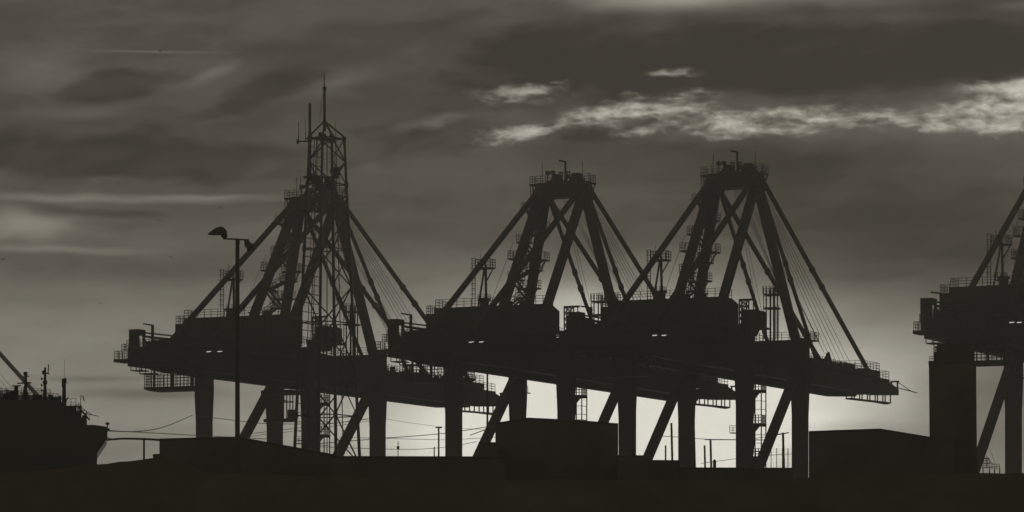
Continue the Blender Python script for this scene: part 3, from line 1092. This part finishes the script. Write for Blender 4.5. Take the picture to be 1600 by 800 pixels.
m.tube((X(98), 4.0, sz(600)), (X(98), 4.0, sz(587)), .08, 6).tube((X(101.5), 4.0, sz(593)), (X(101.5), 4.0, sz(586)), .13, 8)
m.tube((X(101), 4.0, sz(588)), (X(101), 4.0, sz(556)), .012, 5).bar((X(97), 4.0, sz(593)), (X(106), 4.0, sz(593.5)), .05)
m.bar((X(102), 4.0, sz(625)), (X(107), 4.0, sz(616)), .09)
m.build('aft_mast', STEEL2, ship)
m = MB().tube((X(26), 2.0, sz(632)), (X(26), 2.0, sz(602)), .2, 8, .16)
m.bar((X(19), 2.0, sz(601.5)), (X(33), 2.0, sz(601)), .09)
m.build('vent_post', STEEL2, ship)
m = MB()
for px, w_, y in ((2, .35, 618), (11, .3, 614), (18, .42, 611), (20, .2, 608), (56, .25, 614), (62, .2, 614), (86, .45, 618), (80, .15, 614), (94, .1, 616), (58, .4, 618)):
    m.box(X(px) - w_, X(px) + w_, 2.5, 3.2, sz(630), sz(y))
tag(m.build('deck_ventilator', STEEL2, ship), kind='stuff')
m = MB().tube((X(126.5), 3.0, sz(645)), (X(126.5), 3.0, sz(614)), .03, 6)
m.build('flagstaff', STEEL2, ship)
m = MB()
m.hexa([(X(129), 2.98, sz(615)), (X(130.5), 2.98, sz(615)), (X(130.5), 3.02, sz(615)), (X(129), 3.02, sz(615)), (X(131), 2.94, sz(623)), (X(133), 2.94, sz(623)), (X(133), 2.98, sz(623)), (X(131), 2.98, sz(623))])
m.build('flag', FLAG, ship)
m = MB().tube((X(132), 1.0, sz(656)), (X(132), 1.0, sz(648)), .18, 8).tube((X(126), 1.0, sz(642)), (X(126), 1.0, sz(633)), .1, 8)
m.build('capstan', STEEL2, ship)
m = MB().tube((X(168), 1.0, sz(667)), (X(168), 1.0, sz(662)), .05, 6).tube((X(168), 1.0, sz(662.5)), (X(168), 1.0, sz(659)), .16, 10)
m.tube((X(169), 1.0, sz(671)), (X(169), 1.0, sz(668)), .12, 8)
m.build('stern_lamp', STEEL2, ship)


# ------------------------------------------------------------------ sheds and blocks in front of the quay
def building(name, label, pts, Y, depth, m=CLAD, roofm=ROOF, cat='building', eave=.03):
    """pts: roof outline left to right in photo pixels of the front wall; real wall, roof slabs, ribs"""
    x0 = at((pts[0][0] + pts[-1][0]) / 2, HY, Y).x
    inner = pts[0][0] if pts[0][0] > 800 else (pts[-1][0] if pts[-1][0] < 800 else 800)
    r = empty(name, (x0, Y, 0), -math.atan2(inner - 800, F))
    tag(r, label, cat)
    P = [(at(a, b, Y).x - x0, at(a, b, Y).z) for a, b in pts]
    prof_ = [(P[0][0], 0)] + [(x, z - .12) for x, z in P] + [(P[-1][0], 0)]
    MB().extrude(prof_, 'y', 0, depth).build('wall', m, r)
    for (xa, za), (xb, zb) in zip(P, P[1:]):
        if xb - xa < .05:
            continue
        b = MB()
        b.hexa([(xa, -eave, za - .1), (xb, -eave, zb - .1), (xb, depth + eave, zb - .1), (xa, depth + eave, za - .1), (xa, -eave, za), (xb, -eave, zb), (xb, depth + eave, zb), (xa, depth + eave, za)])
        b.build('roof', roofm, r)
    w_ = P[-1][0] - P[0][0]
    n = max(2, int(w_ / 1.5))
    zmin = min(z for _, z in P)
    for k in range(1, n):
        x = P[0][0] + w_ * k / n
        MB().box(x - .05, x + .05, -.05, 0, .3, zmin - .35).build('cladding_rib', m, r)
    dw = min(3.2, w_ * .3)
    MB().box(P[0][0] + w_ * .4, P[0][0] + w_ * .4 + dw, -.08, 0, 0, min(3.4, zmin * .6)).build('door', NEAR, r)
    return r


building('storage_shed', 'long low shed with sloping right roof below the left crane', [(249.5, 685.5), (372, 682), (530, 711)], 240, 30, cat='shed')
building('lean_to', 'small step-like lean-to at the left end of the long low shed', [(239, 709.5), (251, 709)], 236, 8, cat='lean-to')
building('flat_shed', 'long flat-topped dark shed under the left crane boom', [(518, 712.5), (747, 713), (790, 713)], 230, 14, cat='shed')
building('warehouse', 'blocky warehouse with shallow peaked roof under the middle crane', [(774, 660.5), (825, 652.5), (900, 656), (966, 661.5)], 260, 28, cat='warehouse')
building('side_store', 'low flat store built against the left of the blocky warehouse', [(748, 690.5), (778, 691)], 256, 14, cat='store')
building('pump_house', 'low block at the right foot of the warehouse with a small raised step', [(964, 711), (1004, 711.3), (1012.5, 717)], 252, 12, cat='building')
building('flat_store', 'low flat store right of the warehouse, below two thin poles', [(1005, 718.5), (1062, 719)], 262, 10, cat='store')
building('wall_block', 'long low flat-topped wall below the third crane stair tower', [(1058, 730), (1238.5, 731)], 248, 3, CONC, CONC, cat='wall', eave=.05)
building('gabled_shed', 'wide gabled shed below the whole boom tip of the third crane', [(1264, 673), (1375, 669.5), (1458, 683.5), (1490, 689)], 250, 40, cat='shed')
# square block tower in front of the right crane
bt = at(1489, HY, 270)
bl = empty('block_tower', (bt.x, 270, 0), -math.atan2(1452 - 800, F))
tag(bl, 'tall plain square block tower in front of the rightmost crane leg', 'tower')
k_ = 270 / F
zt_ = CZ + (HY - 566) * k_
MB().hexa([((1456 - 1489) * k_, 0, 0), ((1529 - 1489) * k_, 0, 0), ((1529 - 1489) * k_, 3.2, 0), ((1456 - 1489) * k_, 3.2, 0), ((1451.5 - 1489) * k_, 0, zt_), ((1525 - 1489) * k_, 0, zt_), ((1525 - 1489) * k_, 3.2, zt_), ((1451.5 - 1489) * k_, 3.2, zt_)]).build('wall', CONC, bl)
for a, b, y0, y1 in ((1459, 1522, 566, 549), (1464, 1518, 549, 537)):
    MB().box((a - 1489) * k_, (b - 1489) * k_, .3, 2.8, CZ + (HY - y0) * k_ - .02, CZ + (HY - y1) * k_).build('roof_housing', NEAR, bl)
MB().box((1451 - 1489) * k_, (1526 - 1489) * k_, -.1, 3.3, zt_, zt_ + .1).build('coping', CONC, bl)
MB().rail([((1453 - 1489) * k_, .1, zt_ + .1), ((1460 - 1489) * k_, .1, zt_ + .1)], .35, .2, .04, 2).build('railing', NEAR, bl)
for k in range(4):
    MB().box(-.4, .4, -.05, 0, 3 + k * 4, 4.2 + k * 4).build('window', NEAR, bl)

# ------------------------------------------------------------------ thin poles, small lamps, fences
poles = [(225, 686, 240, .06, 'thin post right of the ship carrying two sagging cables'),
         (685.5, 669, 330, .07, 'slim light pole with flat head between the left crane legs'),
         (678.5, 698, 320, .05, 'short thin post just left of the slim flat-headed light pole'),
         (622, 700, 300, .03, 'very short thin post under the left crane boom with signal box'),
         (1040, 696, 330, .07, 'short thin pole left of the leaning taller pole near the warehouse'),
         (1058.5, 661, 330, .09, 'taller leaning pole beside the middle of the third crane legs'),
         (1093.5, 674, 330, .09, 'leftmost of the three poles between the third crane legs'),
         (1109.5, 696, 330, .08, 'shortest of the three poles between the third crane legs'),
         (1119, 686, 330, .09, 'rightmost of three poles between the third crane legs, carrying wire'),
         (1232.5, 676, 330, .10, 'dark pole with wires next to the third crane front leg'),
         (761.5, 570, 300, .07, 'long thin pole beside the left end of the warehouse'),
         (622.5, 640, 700, .05, 'hidden')]
for px, y, Y, r, lab in poles:
    if lab == 'hidden':
        continue
    p = at(px, y, Y)
    o = empty('thin_pole', (p.x, Y, 0))
    tag(o, lab, 'pole')
    lean = -.55 if 1030 < px < 1240 and px not in (1040,) else 0
    MB().tube((0, 0, 0), (lean * (p.z / 22), 0, p.z), r * 1.5, 8, r).build('shaft', NEAR, o)
    MB().box(-.18, .18, -.18, .18, 0, .3).build('base', CONC, o)
    if px == 685.5:
        MB().box(-.28, .28, -.2, .2, p.z, p.z + .1).build('lamp_head', NEAR, o)
    if px == 622:
        MB().box(-.1, .1, -.1, .1, p.z - .1, p.z + .15).build('signal_box', NEAR, o)
        MB().tube((0, 0, p.z + .2), (0, 0, p.z + .5), .04, 6).build('aerial', NEAR, o)
    if px == 1119:
        MB().bar((-1.0, 0, p.z - .05), (4.2, 0, p.z - .08), .07).build('cross_arm', NEAR, o)
    if px == 1232.5:
        MB().bar((0, 0, p.z), (-1.6, 0, p.z - .25), .09).build('cross_arm', NEAR, o)
p = at(1116.5, 718, 300)
o = empty('bollard_light', (p.x, 300, 0))
tag(o, 'stubby dark tank-like post between the third crane legs', 'post')
MB().tube((0, 0, 0), (0, 0, p.z - .1), .13, 12).build('body', NEAR, o)
MB().tube((0, 0, p.z - .1), (0, 0, p.z), .13, 12, .06).build('cap', NEAR, o)

# stepped metal railing frame at the right
k_ = 330 / F
fr = empty('railing_frame', (at(1545, HY, 330).x, 330, 0))
tag(fr, 'small stepped metal railing frame between the rightmost crane legs', 'railing')
zz = lambda y: CZ + (HY - y) * k_
XX = lambda px: (px - 1545) * k_
MB().rail([(XX(1528), 0, zz(731)), (XX(1546), 0, zz(731))], 15 * k_, .12, .035, 4).build('tall_railing', NEAR, fr)
MB().rail([(XX(1546), 0, zz(733)), (XX(1562), 0, zz(733))], 8 * k_, .14, .035, 2).build('low_railing', NEAR, fr)
m = MB().bar((XX(1531), 0, zz(716)), (XX(1546), 0, zz(717)), .07).bar((XX(1542), 0, zz(732)), (XX(1542), 0, zz(712)), .06).box(XX(1529.5), XX(1531.5), -.1, .1, zz(723), zz(715.5))
m.bar((XX(1531), 0, zz(724)), (XX(1548), 0, zz(724)), .06).bar((XX(1534), 0, zz(731)), (XX(1552), 0, zz(730)), .05).bar((XX(1546), 0, zz(720)), (XX(1552), 0, zz(726)), .05)
m.build('top_bar', NEAR, fr)
m = MB()
for px in (1528, 1536, 1546, 1554, 1562):
    m.tube((XX(px), 0, 0), (XX(px), 0, zz(731)), .05, 6)
m.build('support_post', NEAR, fr)

# mesh fence beside the pole by the third crane's front leg
ff = empty('mesh_fence', (at(1215, HY, 332).x, 332, 0))
tag(ff, 'fine mesh fence under the third crane diagonal brace', 'fence')
k_ = 332 / F
for k in range(6):
    x = (1196 + k * 8.8 - 1215) * k_
    MB().tube((x, 0, 0), (x, 0, CZ + (HY - 700) * k_), .035, 6).build('fence_post', NEAR, ff)
m = MB()
for k in range(30):
    x = (1196 + k * 1.5 - 1215) * k_
    m.bar((x, 0, 8), (x, 0, CZ + (HY - 701) * k_), .008)
for k in range(40):
    z = 8 + k * .3
    if z < CZ + (HY - 700) * k_:
        m.bar(((1196 - 1215) * k_, 0, z), ((1241 - 1215) * k_, 0, z), .008)
m.build('fence_mesh', NEAR, ff)


# ------------------------------------------------------------------ sagging cables
def cable(pts, Y0, Y1, r, label, grp):
    """photo points along the cable, depth runs evenly from Y0 to Y1"""
    n = len(pts)
    m = MB()
    W3 = [at(a, b, Y0 + (Y1 - Y0) * i / (n - 1)) for i, (a, b) in enumerate(pts)]
    W2 = []
    for i in range(n - 1):
        for s_ in range(6):
            t = s_ / 6
            p0, p1, p2, p3 = W3[max(i - 1, 0)], W3[i], W3[i + 1], W3[min(i + 2, n - 1)]
            W2.append(.5 * ((2 * p1) + (p2 - p0) * t + (2 * p0 - 5 * p1 + 4 * p2 - p3) * t * t + (3 * p1 - p0 - 3 * p2 + p3) * t ** 3))
    W2.append(W3[-1])
    m.poly(W2, r, 5)
    tag(m.build('cable', ROPE), label, 'cable', grp)


cg = 'cables sagging behind the crane legs'
for pts, Y0, Y1, r, lab in (
    ([(168, 672.5), (200, 674.5), (235, 672), (265, 664), (300, 649)], 302, 540, .055, 'upper sagging cable from the ship stern to the left crane leg'),
    ([(168, 673.5), (220, 675.5), (300, 680), (420, 686)], 302, 560, .045, 'second cable from the ship stern sloping gently down to the right'),
    ([(168, 687.5), (190, 685.5), (225, 686), (251, 687.5)], 302, 245, .075, 'heavy lower cable from the ship stern over the thin post'),
    ([(168, 684), (178, 687), (190, 685.6)], 302, 280, .045, 'short slack rope hanging from the ship stern'),
    ([(318, 651), (360, 656), (420, 662), (520, 661), (600, 651)], 560, 660, .05, 'cable running right from the left crane leg towards the boom'),
    ([(370, 680), (430, 673), (480, 667), (520, 661.5), (594, 652)], 680, 690, .05, 'cable rising right behind the antenna tower foot, upper one'),
    ([(370, 684), (430, 677), (500, 669), (594, 655)], 682, 692, .04, 'cable rising right behind the antenna tower foot, lower one'),
    ([(500, 693), (560, 688), (594, 685), (650, 681), (703, 676), (760, 667)], 680, 700, .07, 'heavy dark cable rising right behind the slim light pole'),
    ([(500, 698), (580, 701), (650, 702), (700, 698), (745, 690)], 680, 700, .05, 'lowest cable sagging behind the left crane front legs'),
    ([(530, 684), (590, 684.5), (640, 686), (700, 687), (775, 683)], 690, 705, .045, 'flat cable just under the heavy dark one'),
    ([(600, 654), (650, 662), (703, 668), (775, 672)], 660, 700, .03, 'faint cable sloping down to the right by the boom tip'),
    ([(735, 680), (760, 671), (775, 667)], 500, 480, .06, 'short cable rising to the warehouse corner'),
    ([(1028, 681), (1060, 683), (1100, 686), (1119, 686.5), (1160, 687)], 560, 570, .045, 'thin wire between poles behind the third crane legs'),
    ([(1095, 724), (1140, 718), (1190, 712), (1245, 709)], 560, 580, .04, 'low wire sloping up behind the third crane stair tower'),
    ([(1172, 686), (1200, 682), (1232, 676.5)], 560, 575, .05, 'wire from the stair tower to the dark pole'),
    ([(1534, 679), (1542, 693), (1550, 710), (1556, 732)], 700, 660, .03, 'faint slanting wire between the rightmost crane legs')):
    cable(pts, Y0, Y1, r, lab, cg)

# ------------------------------------------------------------------ gulls far off
for (px, y, Y, s_, a), lab in zip(((343, 325, 500, .55, .3), (250, 80, 500, .5, -.4), (4, 405, 480, .6, .1), (248, 345, 520, .45, .5), (157, 474, 520, .45, .2), (267, 402, 540, .4, 0)),
                              ('dark gull flying above the tall floodlight pole head', 'dark gull flying highest, near the thin bright streak', 'dark gull flying at the far left edge', 'dark gull flying left of the floodlight pole head, below the pale streak',
                               'lowest gull flying above the ship', 'gull flying between the ship and the floodlight pole')):
    p = at(px, y, Y)
    m = MB()
    body = [(-.45, .02), (-.2, .1), (.1, .11), (.4, .04)]
    for (xa, ra), (xb, rb) in zip(body, body[1:]):
        m.tube((xa * s_, 0, 0), (xb * s_, 0, .02), ra * s_, 8, rb * s_)
    for sy in (-1, 1):
        m.hexa([(-.12 * s_, .05 * sy, .0), (.14 * s_, .05 * sy, .0), (.16 * s_, .5 * sy * s_, .2 * s_), (-.02 * s_, .5 * sy * s_, .2 * s_),
                (-.12 * s_, .05 * sy, .03), (.14 * s_, .05 * sy, .03), (.16 * s_, .5 * sy * s_, .2 * s_ + .02), (-.02 * s_, .5 * sy * s_, .2 * s_ + .02)])
        m.hexa([(-.02 * s_, .5 * sy * s_, .2 * s_), (.16 * s_, .5 * sy * s_, .2 * s_), (-.05 * s_, 1.1 * sy * s_, .1 * s_), (-.12 * s_, 1.1 * sy * s_, .1 * s_),
                (-.02 * s_, .5 * sy * s_, .2 * s_ + .02), (.16 * s_, .5 * sy * s_, .2 * s_ + .02), (-.05 * s_, 1.1 * sy * s_, .1 * s_ + .02), (-.12 * s_, 1.1 * sy * s_, .1 * s_ + .02)])
    o = m.build('gull', FEATHER)
    o.location = p
    o.rotation_euler = (.2, .1, 1.2 + a)
    tag(o, lab, 'bird', 'gulls in the sky')

# ------------------------------------------------------------------ thin scattering box added to lift the blacks of the silhouettes
hz = MB().box(-705, 705, -205, 905, -7, 84).build('lift_haze', STEEL)
hm = bpy.data.materials.new('black_lift')
hm.use_nodes = True
hm.node_tree.nodes.clear()
pv = hm.node_tree.nodes.new('ShaderNodeVolumePrincipled')
pv.inputs['Color'].default_value = (.92, .90, .86, 1)
pv.inputs['Density'].default_value = .00041
pv.inputs['Anisotropy'].default_value = .0
mo = hm.node_tree.nodes.new('ShaderNodeOutputMaterial')
hm.node_tree.links.new(pv.outputs[0], mo.inputs['Volume'])
hz.data.materials.clear()
hz.data.materials.append(hm)
tag(hz, kind='stuff')
